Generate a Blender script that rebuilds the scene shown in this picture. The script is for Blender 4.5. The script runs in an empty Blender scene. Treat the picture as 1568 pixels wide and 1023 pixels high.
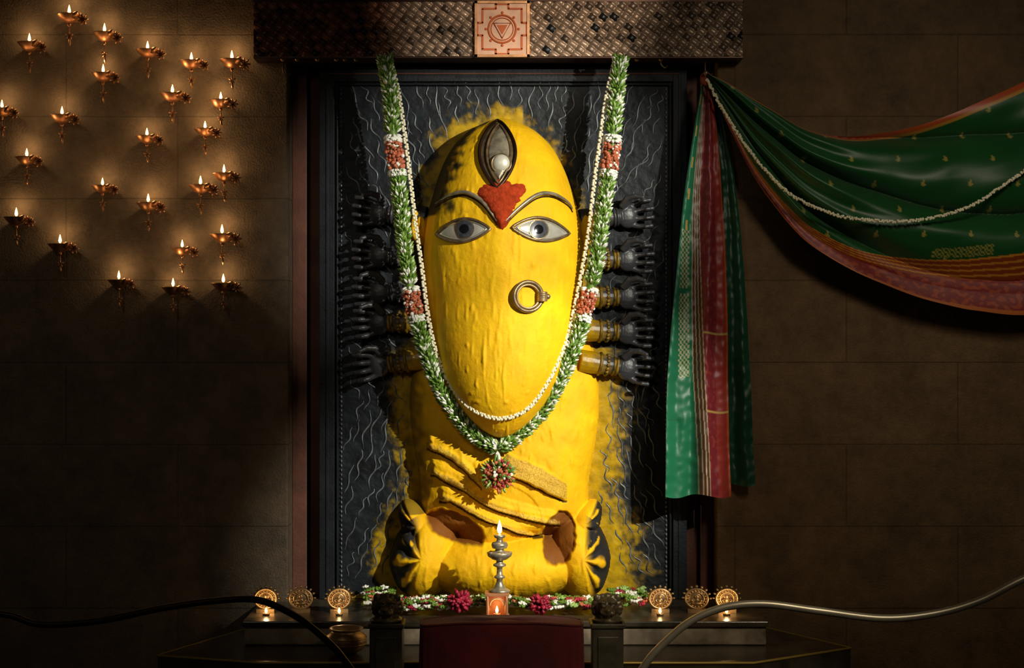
import bpy, bmesh, math, random
import numpy as np
from mathutils import Vector, Matrix, noise
random.seed(7)
S=270.0; D=9.0; CZ=2.0
def X(u,y): return (u-784)/S*(D+y)/D
def Z(v,y): return CZ+(511.5-v)/S*(D+y)/D
def P(u,v,y,yr=None):
    r=y if yr is None else yr
    return Vector((X(u,r),y,Z(v,r)))
def nz(x,y,z=0): return noise.noise(Vector((x,y,z)))
def clamp(x,a=0.,b=1.): return max(a,min(b,x))
def sst(a,b,x):
    t=clamp((x-a)/(b-a)); return t*t*(3-2*t)
def herm(xs,ys):
    n=len(xs); m=[0]*n
    for i in range(n):
        if i==0: m[i]=(ys[1]-ys[0])/(xs[1]-xs[0])
        elif i==n-1: m[i]=(ys[-1]-ys[-2])/(xs[-1]-xs[-2])
        else: m[i]=(ys[i+1]-ys[i-1])/(xs[i+1]-xs[i-1])
    def f(x):
        if x<=xs[0]: return ys[0]
        if x>=xs[-1]: return ys[-1]
        i=0
        while xs[i+1]<x: i+=1
        h=xs[i+1]-xs[i]; t=(x-xs[i])/h
        return (2*t**3-3*t*t+1)*ys[i]+(t**3-2*t*t+t)*h*m[i]+(-2*t**3+3*t*t)*ys[i+1]+(t**3-t*t)*h*m[i+1]
    return f
def spline(pts,step):
    pts=[Vector(p) for p in pts]; out=[]
    for i in range(len(pts)-1):
        p0=pts[max(i-1,0)];p1=pts[i];p2=pts[i+1];p3=pts[min(i+2,len(pts)-1)]
        n=max(1,int((p2-p1).length/step))
        for k in range(n):
            t=k/n
            out.append(0.5*((2*p1)+(p2-p0)*t+(2*p0-5*p1+4*p2-p3)*t*t+(-p0+3*p1-3*p2+p3)*t**3))
    out.append(pts[-1]); return out

# ---------------- mesh builder ----------------
class MB:
    def __init__(s): s.v=[];s.f=[];s.m=[];s.s=[]
    def add(s,vs,fs,mi=0,sm=True):
        o=len(s.v); s.v+=[tuple(p) for p in vs]
        for f in fs: s.f.append(tuple(i+o for i in f)); s.m.append(mi); s.s.append(sm)
    def tube(s,pts,r,seg=8,mi=0,closed=False):
        pts=[Vector(p) for p in pts]; n=len(pts)
        rs=r if isinstance(r,(list,tuple)) else [r]*n
        vs=[];fs=[]
        up=None
        for i in range(n):
            if closed: t=pts[(i+1)%n]-pts[i-1]
            else: t=pts[min(i+1,n-1)]-pts[max(i-1,0)]
            if t.length<1e-9: t=Vector((0,0,1))
            t.normalize()
            if up is None:
                up=Vector((0,0,1)) if abs(t.z)<.9 else Vector((1,0,0))
            a=up-t*up.dot(t)
            if a.length<1e-6: a=t.orthogonal()
            a.normalize(); up=a; b=t.cross(a)
            for k in range(seg):
                an=2*math.pi*k/seg
                vs.append(pts[i]+(a*math.cos(an)+b*math.sin(an))*rs[i])
        for i in range(n if closed else n-1):
            j=(i+1)%n
            for k in range(seg):
                l=(k+1)%seg
                fs.append((i*seg+k,i*seg+l,j*seg+l,j*seg+k))
        if not closed:
            fs.append(tuple(range(seg))[::-1]); fs.append(tuple((n-1)*seg+k for k in range(seg)))
        s.add(vs,fs,mi)
    def sph(s,c,r,mi=0,seg=12,rings=8,rot=None):
        c=Vector(c)
        if not isinstance(r,(tuple,list)): r=(r,r,r)
        vs=[];fs=[]
        def tr(p):
            if rot is not None: p=rot@p
            return c+p
        vs.append(tr(Vector((0,0,r[2]))))
        for i in range(1,rings):
            th=math.pi*i/rings
            for k in range(seg):
                an=2*math.pi*k/seg
                vs.append(tr(Vector((r[0]*math.sin(th)*math.cos(an),r[1]*math.sin(th)*math.sin(an),r[2]*math.cos(th)))))
        vs.append(tr(Vector((0,0,-r[2]))))
        for k in range(seg): fs.append((0,1+k,1+(k+1)%seg))
        for i in range(rings-2):
            for k in range(seg):
                a=1+i*seg;b=a+seg;l=(k+1)%seg
                fs.append((a+k,b+k,b+l,a+l))
        a=1+(rings-2)*seg;e=len(vs)-1
        for k in range(seg): fs.append((a+k,e,a+(k+1)%seg))
        s.add(vs,fs,mi)
    def lathe(s,prof,c=(0,0,0),mi=0,seg=24,rot=None):
        c=Vector(c);vs=[];fs=[]
        for r,z in prof:
            for k in range(seg):
                an=2*math.pi*k/seg
                p=Vector((max(r,1e-4)*math.cos(an),max(r,1e-4)*math.sin(an),z))
                if rot is not None: p=rot@p
                vs.append(c+p)
        for i in range(len(prof)-1):
            for k in range(seg):
                l=(k+1)%seg
                fs.append((i*seg+k,i*seg+l,(i+1)*seg+l,(i+1)*seg+k))
        s.add(vs,fs,mi)
    def torus(s,c,R,r,mi=0,rot=None,seg=28,ss=8,sc=(1,1,1)):
        pts=[]
        for k in range(seg):
            a=2*math.pi*k/seg
            p=Vector((R*math.cos(a)*sc[0],R*math.sin(a)*sc[1],0))
            if rot is not None: p=rot@p
            pts.append(Vector(c)+p)
        s.tube(pts,r,ss,mi,closed=True)
    def box(s,c,d,mi=0,rot=None):
        vs=[]
        for x in(-.5,.5):
            for y in(-.5,.5):
                for z in(-.5,.5):
                    p=Vector((x*d[0],y*d[1],z*d[2]))
                    if rot is not None: p=rot@p
                    vs.append(Vector(c)+p)
        s.add(vs,[(0,1,3,2),(4,6,7,5),(0,4,5,1),(2,3,7,6),(0,2,6,4),(1,5,7,3)],mi,False)
    def bb(s,x0,x1,y0,y1,z0,z1,mi=0): s.box(((x0+x1)/2,(y0+y1)/2,(z0+z1)/2),(abs(x1-x0),abs(y1-y0),abs(z1-z0)),mi)
    def prism(s,poly,z0,z1,mi=0):
        n=len(poly)
        vs=[(x,y,z0) for x,y in poly]+[(x,y,z1) for x,y in poly]
        fs=[tuple(range(n))[::-1],tuple(range(n,2*n))]+[(i,(i+1)%n,n+(i+1)%n,n+i) for i in range(n)]
        s.add(vs,fs,mi,False)
    def mesh(s,name,mats):
        me=bpy.data.meshes.new(name); me.from_pydata(s.v,[],s.f)
        for m in mats: me.materials.append(m)
        me.polygons.foreach_set('material_index',s.m)
        me.polygons.foreach_set('use_smooth',s.s)
        me.update(); return me
    def make(s,name,mats,parent=None,bevel=0,loc=None,cols=None):
        me=s.mesh(name,mats)
        if cols is not None:
            ca=me.color_attributes.new('Col','FLOAT_COLOR','POINT')
            ca.data.foreach_set('color',[x for c in cols for x in (c[0],c[1],c[2],1.0)])
        return obj(name,me,parent,bevel,loc)
def obj(name,me,parent=None,bevel=0,loc=None):
    o=bpy.data.objects.new(name,me); bpy.context.collection.objects.link(o)
    if parent: o.parent=parent
    if loc is not None: o.location=loc
    if bevel:
        b=o.modifiers.new('bevel','BEVEL'); b.width=bevel; b.segments=2; b.limit_method='ANGLE'
    return o
def empty(name,loc=(0,0,0)):
    o=bpy.data.objects.new(name,None); bpy.context.collection.objects.link(o); o.location=loc; o.empty_display_size=.1; return o
def remeshed(mb,name,voxel,mats,smooth_it=4):
    me=mb.mesh(name+'_raw',[]); o=bpy.data.objects.new('tmp_raw',me); bpy.context.collection.objects.link(o)
    r=o.modifiers.new('r','REMESH'); r.mode='VOXEL'; r.voxel_size=voxel; r.use_smooth_shade=True
    sm=o.modifiers.new('s','SMOOTH'); sm.iterations=smooth_it; sm.factor=.5
    dg=bpy.context.evaluated_depsgraph_get(); dg.update()
    out=bpy.data.meshes.new_from_object(o.evaluated_get(dg)); out.name=name
    bpy.data.objects.remove(o)
    out.materials.clear()
    for m in mats: out.materials.append(m)
    out.polygons.foreach_set('use_smooth',[True]*len(out.polygons))
    return out

# ---------------- materials ----------------
def mat(name,col=(.5,.5,.5),rough=.5,metal=0.,nscale=0,var=.0,col2=None,bump=0,bscale=None,emit=0,attr=False,detail=6,spec=.5,sheen=0,dist=.01,coat=0):
    m=bpy.data.materials.new(name); m.use_nodes=True; nt=m.node_tree; N=nt.nodes; L=nt.links
    b=N['Principled BSDF']; b.inputs['Roughness'].default_value=rough; b.inputs['Metallic'].default_value=metal
    b.inputs['Specular IOR Level'].default_value=spec
    if sheen: b.inputs['Sheen Weight'].default_value=sheen
    if coat: b.inputs['Coat Weight'].default_value=coat
    b.inputs['Base Color'].default_value=(*col,1)
    if emit:
        b.inputs['Emission Color'].default_value=(*col,1); b.inputs['Emission Strength'].default_value=emit
    tc=N.new('ShaderNodeTexCoord')
    src=None
    if attr:
        a=N.new('ShaderNodeAttribute'); a.attribute_name='Col'; src=a.outputs['Color']
    if nscale:
        n=N.new('ShaderNodeTexNoise'); n.inputs['Scale'].default_value=nscale; n.inputs['Detail'].default_value=detail
        L.new(tc.outputs['Object'],n.inputs['Vector'])
        cr=N.new('ShaderNodeValToRGB'); cr.color_ramp.elements[0].position=.35; cr.color_ramp.elements[1].position=.65
        L.new(n.outputs['Fac'],cr.inputs['Fac'])
        if attr:
            cr.color_ramp.elements[0].color=(1-var,1-var,1-var,1); cr.color_ramp.elements[1].color=(1,1,1,1)
            mx=N.new('ShaderNodeMix'); mx.data_type='RGBA'; mx.blend_type='MULTIPLY'; mx.inputs[0].default_value=1
            L.new(src,mx.inputs[6]); L.new(cr.outputs['Color'],mx.inputs[7]); src=mx.outputs[2]
        else:
            c2=col2 or tuple(c*(1-var) for c in col)
            cr.color_ramp.elements[0].color=(*c2,1); cr.color_ramp.elements[1].color=(*col,1); src=cr.outputs['Color']
    if src is not None: L.new(src,b.inputs['Base Color'])
    if bump:
        n2=N.new('ShaderNodeTexNoise'); n2.inputs['Scale'].default_value=bscale or 30; n2.inputs['Detail'].default_value=8; n2.inputs['Roughness'].default_value=.6
        L.new(tc.outputs['Object'],n2.inputs['Vector'])
        bp=N.new('ShaderNodeBump'); bp.inputs['Strength'].default_value=bump; bp.inputs['Distance'].default_value=dist
        L.new(n2.outputs['Fac'],bp.inputs['Height']); L.new(bp.outputs['Normal'],b.inputs['Normal'])
    return m
def wallmat(name,c1,c2,mort,bump=.65):
    m=mat(name,c1,.8,spec=.3); nt=m.node_tree;N=nt.nodes;L=nt.links;b=N['Principled BSDF']
    tc=N.new('ShaderNodeTexCoord'); sx=N.new('ShaderNodeSeparateXYZ'); cx=N.new('ShaderNodeCombineXYZ')
    L.new(tc.outputs['Object'],sx.inputs[0]); L.new(sx.outputs['X'],cx.inputs['X']); L.new(sx.outputs['Z'],cx.inputs['Y']); 
    br=N.new('ShaderNodeTexBrick'); br.inputs['Scale'].default_value=1; br.inputs['Brick Width'].default_value=1.25; br.inputs['Row Height'].default_value=.46
    br.inputs['Mortar Size'].default_value=.004; br.inputs['Mortar Smooth'].default_value=.5
    br.inputs['Color1'].default_value=(*c1,1); br.inputs['Color2'].default_value=(*c2,1); br.inputs['Mortar'].default_value=(*mort,1)
    L.new(cx.outputs[0],br.inputs['Vector'])
    n=N.new('ShaderNodeTexNoise'); n.inputs['Scale'].default_value=5; n.inputs['Detail'].default_value=12; n.inputs['Roughness'].default_value=.8; L.new(tc.outputs['Object'],n.inputs['Vector'])
    cr=N.new('ShaderNodeValToRGB'); cr.color_ramp.elements[0].position=.32; cr.color_ramp.elements[0].color=(.40,.40,.40,1); cr.color_ramp.elements[1].position=.68; cr.color_ramp.elements[1].color=(1.2,1.15,1.05,1)
    L.new(n.outputs['Fac'],cr.inputs['Fac'])
    mx=N.new('ShaderNodeMix'); mx.data_type='RGBA'; mx.blend_type='MULTIPLY'; mx.inputs[0].default_value=1
    L.new(br.outputs['Color'],mx.inputs[6]); L.new(cr.outputs['Color'],mx.inputs[7]); L.new(mx.outputs[2],b.inputs['Base Color'])
    n2=N.new('ShaderNodeTexNoise'); n2.inputs['Scale'].default_value=90; n2.inputs['Detail'].default_value=8; L.new(tc.outputs['Object'],n2.inputs['Vector'])
    ad=N.new('ShaderNodeMath'); ad.operation='MULTIPLY_ADD'; ad.inputs[1].default_value=-.6
    L.new(br.outputs['Fac'],ad.inputs[0]); L.new(n2.outputs['Fac'],ad.inputs[2])
    bp=N.new('ShaderNodeBump'); bp.inputs['Strength'].default_value=bump; bp.inputs['Distance'].default_value=.010
    L.new(ad.outputs[0],bp.inputs['Height']); L.new(bp.outputs['Normal'],b.inputs['Normal'])
    return m
M={}
M['wall']=wallmat('granite_wall',(.150,.112,.074),(.138,.105,.070),(.10,.077,.051))
M['wallr']=wallmat('granite_wall_brown',(.155,.094,.045),(.145,.089,.043),(.10,.062,.032))
M['plaster']=mat('red_brown_stone',(.15,.052,.028),.7,nscale=6,var=.4,bump=.4,bscale=40)
M['floor']=mat('dark_stone_floor',(.03,.025,.02),.35,nscale=5,var=.5,bump=.2,bscale=30)
M['ledge']=mat('polished_black_stone',(.07,.055,.035),.25,nscale=7,var=.6,bump=.15,bscale=25)
M['ledgef']=mat('stained_pale_stone',(.40,.32,.21),.5,nscale=6,col2=(.08,.06,.04),bump=.3,bscale=20)
M['idol']=mat('turmeric_paste',attr=True,rough=.66,nscale=9,var=.14,bump=.55,bscale=24,dist=.010,spec=.25)
M['slab']=mat('black_granite_carved',attr=True,rough=.5,nscale=14,var=.4,bump=.5,bscale=45,dist=.006,spec=.22)
M['ridge']=mat('granite_ridge_glint',(.15,.17,.18),.3,nscale=20,var=.75)  # pale tone stands in for glints on the glossy carved lines
M['frame']=mat('black_granite_frame',(.014,.018,.021),.5,nscale=12,var=.4,bump=.3,bscale=60,spec=.22)
M['silver']=mat('silver_metal',(.72,.68,.56),.34,.7,nscale=30,var=.25,bump=.1,bscale=60)
M['bronze']=mat('tarnished_bronze',(.32,.22,.11),.38,.65,nscale=25,var=.5,bump=.15,bscale=60)
M['lampmetal']=mat('burnished_bell_metal',(.55,.48,.33),.33,.6,nscale=25,var=.5,bump=.1,bscale=60)
M['brass']=mat('aged_brass',(.62,.42,.20),.36,.7,nscale=20,var=.5,bump=.15,bscale=60)
M['copperlamp']=mat('aged_copper',(.66,.33,.15),.38,.85,nscale=20,var=.4)
M['iris']=mat('iris_grey',(.07,.075,.085),.3,nscale=60,var=.5)
M['pupil']=mat('pupil_black',(.008,.008,.01),.15)
M['sclera']=mat('enamel_silver_white',(.54,.52,.43),.3,.3,nscale=20,var=.2)
M['ball']=mat('polished_silver_bindu',(.66,.63,.50),.38,.25)
M['tilak']=mat('vermilion_powder',(.50,.055,.014),.9,nscale=40,var=.4,bump=.8,bscale=70,spec=.1)
M['weave']=mat('woven_copper',attr=True,rough=.34,metal=.4,nscale=5,var=.35,bump=.2,bscale=60)
M['darkmetal']=mat('dark_copper',(.06,.03,.018),.4,.8,nscale=8,var=.4)
M['plate']=mat('yantra_copper_plate',(.74,.43,.27),.45,.25,nscale=12,var=.25)
M['plateline']=mat('yantra_vermilion_line',(.60,.12,.02),.6,.1)
M['cloth']=mat('silk_sari',attr=True,rough=.42,nscale=3,var=.12,bump=.25,bscale=220,dist=.002,sheen=.08,spec=.4)
M['white']=mat('jasmine_white',(.80,.80,.70),.6)
M['green']=mat('leaf_green',(.13,.26,.02),.5,nscale=30,var=.5)
M['green2']=mat('leaf_light',(.30,.46,.12),.5)
M['orange']=mat('flower_vermilion',(.60,.16,.07),.6,nscale=40,var=.4)
M['red']=mat('flower_crimson',(.42,.012,.045),.55,nscale=30,var=.5)
M['pearl']=mat('jasmine_bud_cream',(.82,.76,.54),.5)
M['flame']=mat('flame',(1.,.55,.16),.5,emit=14)
M['steel']=mat('steel_pipe',(.60,.54,.40),.38,.6,nscale=10,var=.2)
M['blackpipe']=mat('dark_steel_pipe',(.06,.045,.035),.35,.8)
M['redcloth']=mat('maroon_cloth',(.15,.006,.009),.8,nscale=6,var=.4,bump=.4,bscale=120,sheen=.1)
M['post']=mat('bronze_post',(.13,.11,.07),.45,.3,nscale=9,var=.5,bump=.3,bscale=25)
M['lion']=mat('dark_bronze_casting',(.20,.15,.08),.4,.5,nscale=14,var=.5,bump=.3,bscale=40)
M['gold']=mat('gilt_edge',(.55,.38,.08),.4,.5)
M['box']=mat('copper_box',(.65,.28,.12),.45,.4,nscale=12,var=.4)
m=mat('arm_black_stone_turmeric',(.02,.02,.022),.36,bump=.3,bscale=40); nt=m.node_tree;N=nt.nodes;L=nt.links
tc=N.new('ShaderNodeTexCoord');sx=N.new('ShaderNodeSeparateXYZ');L.new(tc.outputs['Object'],sx.inputs[0])
n=N.new('ShaderNodeTexNoise');n.inputs['Scale'].default_value=18;n.inputs['Detail'].default_value=5;L.new(tc.outputs['Object'],n.inputs['Vector'])
md=N.new('ShaderNodeMath');md.operation='MULTIPLY_ADD';md.inputs[1].default_value=.36;L.new(n.outputs['Fac'],md.inputs[0]);L.new(sx.outputs['X'],md.inputs[2])
cr=N.new('ShaderNodeValToRGB');cr.color_ramp.elements[0].position=.14;cr.color_ramp.elements[0].color=(.40,.23,.0,1);cr.color_ramp.elements[1].position=.30;cr.color_ramp.elements[1].color=(.034,.035,.038,1)
L.new(md.outputs[0],cr.inputs['Fac']);L.new(cr.outputs['Color'],N['Principled BSDF'].inputs['Base Color'])
M['arm']=m
M['armblack']=mat('arm_black_stone',(.034,.035,.038),.36,bump=.3,bscale=40)
M['banglegold']=mat('turmeric_bangle',(.28,.16,.004),.5,nscale=28,col2=(.03,.022,.006))

YEL=(.93,.53,.004)
# ---------------- head ----------------
YR=-.2
vs_=[178,186,200,225,260,300,340,380,420,460,500,540,580,620,645,660,668]
ws_=[0,31,56,79,97,110,121,125,125,121,114,103,88,65,43,24,0]
W2=herm(vs_,[w*w for w in ws_])
def W(v): return math.sqrt(max(W2(v),0))
def CU(v): return 768+3*math.sin(math.pi*clamp((v-178)/490))
def YC(v): return -.07-.24*sst(440,668,v)
browL=herm([645,668,690,715,740,768],[330,314,304,301,316,354])
browR=herm([768,795,822,845,868,895],[354,325,305,302,312,330])
def brow(u): return browL(u) if u<768 else browR(u)
def headY(u,v):
    w=W(v)
    if w<1: return YC(v)
    t=(u-CU(v))/w
    dep=w/S*.95
    y=YC(v)-dep*math.sqrt(max(0,1-t*t))
    b=sst(4,-4,v-brow(u))*.022*sst(1.,.8,abs(t)) if abs(t)<1 else 0
    for eu in (711,828):
        d=((u-eu)/48)**2+((v-352)/30)**2
        y+=.02*math.exp(-d*1.2)
    y-=.012*math.exp(-((u-768)/26)**2-((v-430)/90)**2)
    return y-b
def onH(u,v,off=0): return P(u,v,headY(u,v)-off,YR)
idol=empty('goddess_idol')
mb=MB();cols=[]
rows=200;nc=170
for i in range(rows+1):
    q=i/rows; v=178+490*(0.5-0.5*math.cos(math.pi*q))
    w=W(v);c=CU(v)
    for k in range(nc+1):
        an=math.pi*k/nc
        u=c-w*math.cos(an)
        y=headY(u,v)
        n1=nz(u/26,v/50,3)*.003+nz(u/9,v/26,8)*.0012+max(0,nz(u/5,v/30,1.5)-.25)*.018+max(0,nz(u/7,v/7,7)-.36)*.022
        y=y-n1*math.sin(an)
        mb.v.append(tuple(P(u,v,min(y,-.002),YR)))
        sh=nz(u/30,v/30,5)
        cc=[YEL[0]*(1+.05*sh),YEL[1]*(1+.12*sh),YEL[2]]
        if v<330 and u<c:  # upper left flank darkened: mostly shade painted in, partly bare stone
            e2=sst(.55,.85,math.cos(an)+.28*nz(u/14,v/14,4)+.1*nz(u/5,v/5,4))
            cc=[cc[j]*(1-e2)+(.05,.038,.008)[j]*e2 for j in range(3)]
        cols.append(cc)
for i in range(rows):
    for k in range(nc):
        a=i*(nc+1)+k; mb.f.append((a,a+1,a+nc+2,a+nc+1)[::-1]); mb.m.append(0); mb.s.append(True)
o=len(mb.v)
for i in range(rows+1):
    for k in (0,nc):
        p=mb.v[i*(nc+1)+k]; mb.v.append((p[0],.0,p[2])); cols.append(cols[i*(nc+1)+k])
for i in range(rows):
    a=i*(nc+1); b=(i+1)*(nc+1); p=o+2*i; q=o+2*i+2
    mb.f.append((a,b,q,p)[::-1]); mb.f.append((a+nc,b+nc,q+1,p+1)); mb.m+=[0,0]; mb.s+=[True,True]
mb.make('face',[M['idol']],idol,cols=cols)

def almond(mb,u0,u1,v0,v1,H0,H1,mi,off,bul,ns=26,nt_=8):
    vs=[];fs=[]
    for i in range(ns+1):
        s=i/ns; h=math.sin(math.pi*s)**.85 if 0<s<1 else 0
        u=u0+(u1-u0)*s; vc=v0+(v1-v0)*s
        for j in range(nt_+1):
            t=j/nt_*2-1
            v=vc+(t*H1 if t>0 else t*H0)*h
            vs.append(onH(u,v,off+bul*(1-t*t)*h))
    for i in range(ns):
        for j in range(nt_):
            a=i*(nt_+1)+j; fs.append((a,a+1,a+nt_+2,a+nt_+1)[::-1])
    mb.add(vs,fs,mi)
def almond_rim(mb,u0,u1,v0,v1,H0,H1,mi,off,r,ext=0):
    top=[];bot=[];n=24
    for i in range(n+1):
        s=i/n;h=math.sin(math.pi*s)**.85 if 0<s<1 else 0
        u=u0+(u1-u0)*s;vc=v0+(v1-v0)*s
        top.append(onH(u,vc-H0*h,off)); bot.append(onH(u,vc+H1*h,off))
    mb.tube(top+bot[-2:0:-1],r,8,mi,closed=True)
def disc(mb,uc,vc,r,mi,off,dome):
    vs=[onH(uc,vc,off+dome)];fs=[];n=24;R=5
    for j in range(1,R+1):
        rr=r*j/R
        for k in range(n):
            a=2*math.pi*k/n
            u=uc+rr*math.cos(a);v=vc+rr*math.sin(a)
            vs.append(onH(u,v,off+dome*(1-(j/R)**2)))
    for k in range(n): fs.append((0,1+k,1+(k+1)%n))
    for j in range(R-1):
        for k in range(n):
            a=1+j*n;b=a+n;l=(k+1)%n; fs.append((a+k,b+k,b+l,a+l))
    mb.add(vs,fs,mi)
for nm,(u0,u1,v0,v1,iu,iv) in {'eye_left':(673,749,361,356,713,355),'eye_right':(788,868,354,360,824,356)}.items():
    mb=MB()
    almond(mb,u0,u1,v0,v1,16,14,0,.006,.012)
    almond_rim(mb,u0-4,u1+3,v0,v1,19,16,1,.010,.008)
    almond_rim(mb,u0+3,u1-3,v0,v1,15,12,2,.011,.003)
    disc(mb,iu,iv,15,1,.017,.004); disc(mb,iu,iv,13.2,3,.020,.006); disc(mb,iu,iv,7,4,.026,.003)
    mb.make(nm,[M['sclera'],M['bronze'],M['silver'],M['iris'],M['pupil']],idol)
mb=MB()
for ps in ([(668,314),(690,304),(715,301),(740,316),(762,346)],[(774,346),(795,325),(822,305),(845,302),(868,312),(876,322)]):
    sp=spline([(a,b,0) for a,b in ps],2); n=len(sp)
    mb.tube([onH(p.x,p.y-1,.008) for p in sp],[.004+.007*math.sin(math.pi*(i+.5)/n) for i in range(n)],8,0)
    mb.tube([onH(p.x,p.y+4,.006) for p in sp],[.004]*n,6,1)
mb.make('eyebrows',[M['lampmetal'],M['darkmetal']],idol)
mb=MB()
def vert_almond(uc,vt,vb,h,off,bul,mi,lean=0):
    vs=[];fs=[];ns=30;nn=8
    for i in range(ns+1):
        s=i/ns;hh=h*(math.sin(math.pi*s)**.8 if 0<s<1 else 0); v=vt+(vb-vt)*s
        for j in range(nn+1):
            t=j/nn*2-1; vs.append(onH(uc+t*hh,v,off+bul*(1-t*t)))
    for i in range(ns):
        for j in range(nn):
            a=i*(nn+1)+j; fs.append((a,a+1,a+nn+2,a+nn+1))
    mb.add(vs,fs,mi)
def vert_rim(uc,vt,vb,h,off,r,mi):
    l=[];rr=[];n=30
    for i in range(n+1):
        s=i/n;hh=h*(math.sin(math.pi*s)**.8 if 0<s<1 else 0);v=vt+(vb-vt)*s
        l.append(onH(uc-hh,v,off));rr.append(onH(uc+hh,v,off))
    mb.tube(l+rr[-2:0:-1],r,8,mi,closed=True)
vert_almond(762,188,290,25,.010,.006,0)
vert_rim(762,184,295,27,.014,.010,1)
vert_rim(764,192,288,18,.020,.006,0)
vert_almond(765,198,282,15,.018,.008,2)
mb.sph(onH(768,258,.018),(.048,.030,.050),3,22,14)
mb.torus(onH(768,258,.024),.052,.006,0,Matrix.Rotation(math.radians(80),3,'X'),28,8)
mb.make('third_eye',[M['bronze'],M['darkmetal'],M['lampmetal'],M['ball']],idol)
out=[(766,274),(775,283),(786,290),(799,286),(806,297),(797,312),(787,327),(780,345),(770,359),(761,350),(754,335),(744,318),(733,304),(738,292),(750,289),(757,280)]
c0=(768,312);vs=[];fs=[];n=120;R=8
def rad(th):
    best=20
    d=(math.cos(th),math.sin(th))
    for i in range(len(out)):
        a=out[i];b=out[(i+1)%len(out)]
        ax,ay=a[0]-c0[0],a[1]-c0[1];bx,by=b[0]-c0[0],b[1]-c0[1]
        ex,ey=bx-ax,by-ay;den=d[0]*ey-d[1]*ex
        if abs(den)<1e-9: continue
        t=(ax*ey-ay*ex)/den; s=(ax*d[1]-ay*d[0])/den
        if t>0 and 0<=s<=1: best=t
    return best
mb=MB();vs.append(onH(*c0,.03))
for j in range(1,R+1):
    for k in range(n):
        th=2*math.pi*k/n; r=rad(th)*j/R*(1+.12*nz(math.cos(th)*6,math.sin(th)*6,0)+.05*nz(math.cos(th)*20,math.sin(th)*20,0)) 
        q=j/R; off=.024*(1-q**5)+.002*nz(k*.7,j*.9,2)
        vs.append(onH(c0[0]+r*math.cos(th),c0[1]+r*math.sin(th),off))
for k in range(n): fs.append((0,1+k,1+(k+1)%n))
for j in range(R-1):
    for k in range(n):
        a=1+j*n;b=a+n;l=(k+1)%n;fs.append((a+k,b+k,b+l,a+l))
mb.add(vs,fs,0); mb.make('vermilion_tilak',[M['tilak']],idol)
mb=MB();c=onH(808,456,.02)
RX=Matrix.Rotation(math.radians(90),3,'X')
RT=Matrix.Rotation(math.radians(24),3,'Z')@RX
mb.torus(c,.083,.011,0,RT,40,10,(1,.95,1)); mb.torus(c+Vector((0,-.004,0)),.066,.006,1,RT,40,8,(1,.95,1))
c2=onH(829,456,.03)
for k in range(-2,3): mb.torus(c2+Vector((.0,0,k*.010)),.022,.007,1,None,16,8)
mb.sph(c2,(.02,.02,.028),0);mb.sph(c2+Vector((.028,0,0)),.016,0)
mb.make('nose_ring',[M['bronze'],M['brass']],idol)
for nm,uc,sg in (('ear_left',644,-1),('ear_right',897,1)):
    mb=MB();cc=P(uc,345,-.10,YR)
    mb.sph(cc,(.036,.07,.085),0,18,12); mb.sph(cc+Vector((sg*.006,-.02,-.075)),(.028,.04,.04),0,14,10)
    pts=[cc+Vector((sg*(.02+.022*math.sin(a)),-.055+.01*math.cos(a),.075*math.cos(a))) for a in [math.pi*k/14 for k in range(15)]]
    mb.tube(pts,.014,8,0)
    mb.make(nm,[M['idol']],idol,cols=[YEL]*len(mb.v))

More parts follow.
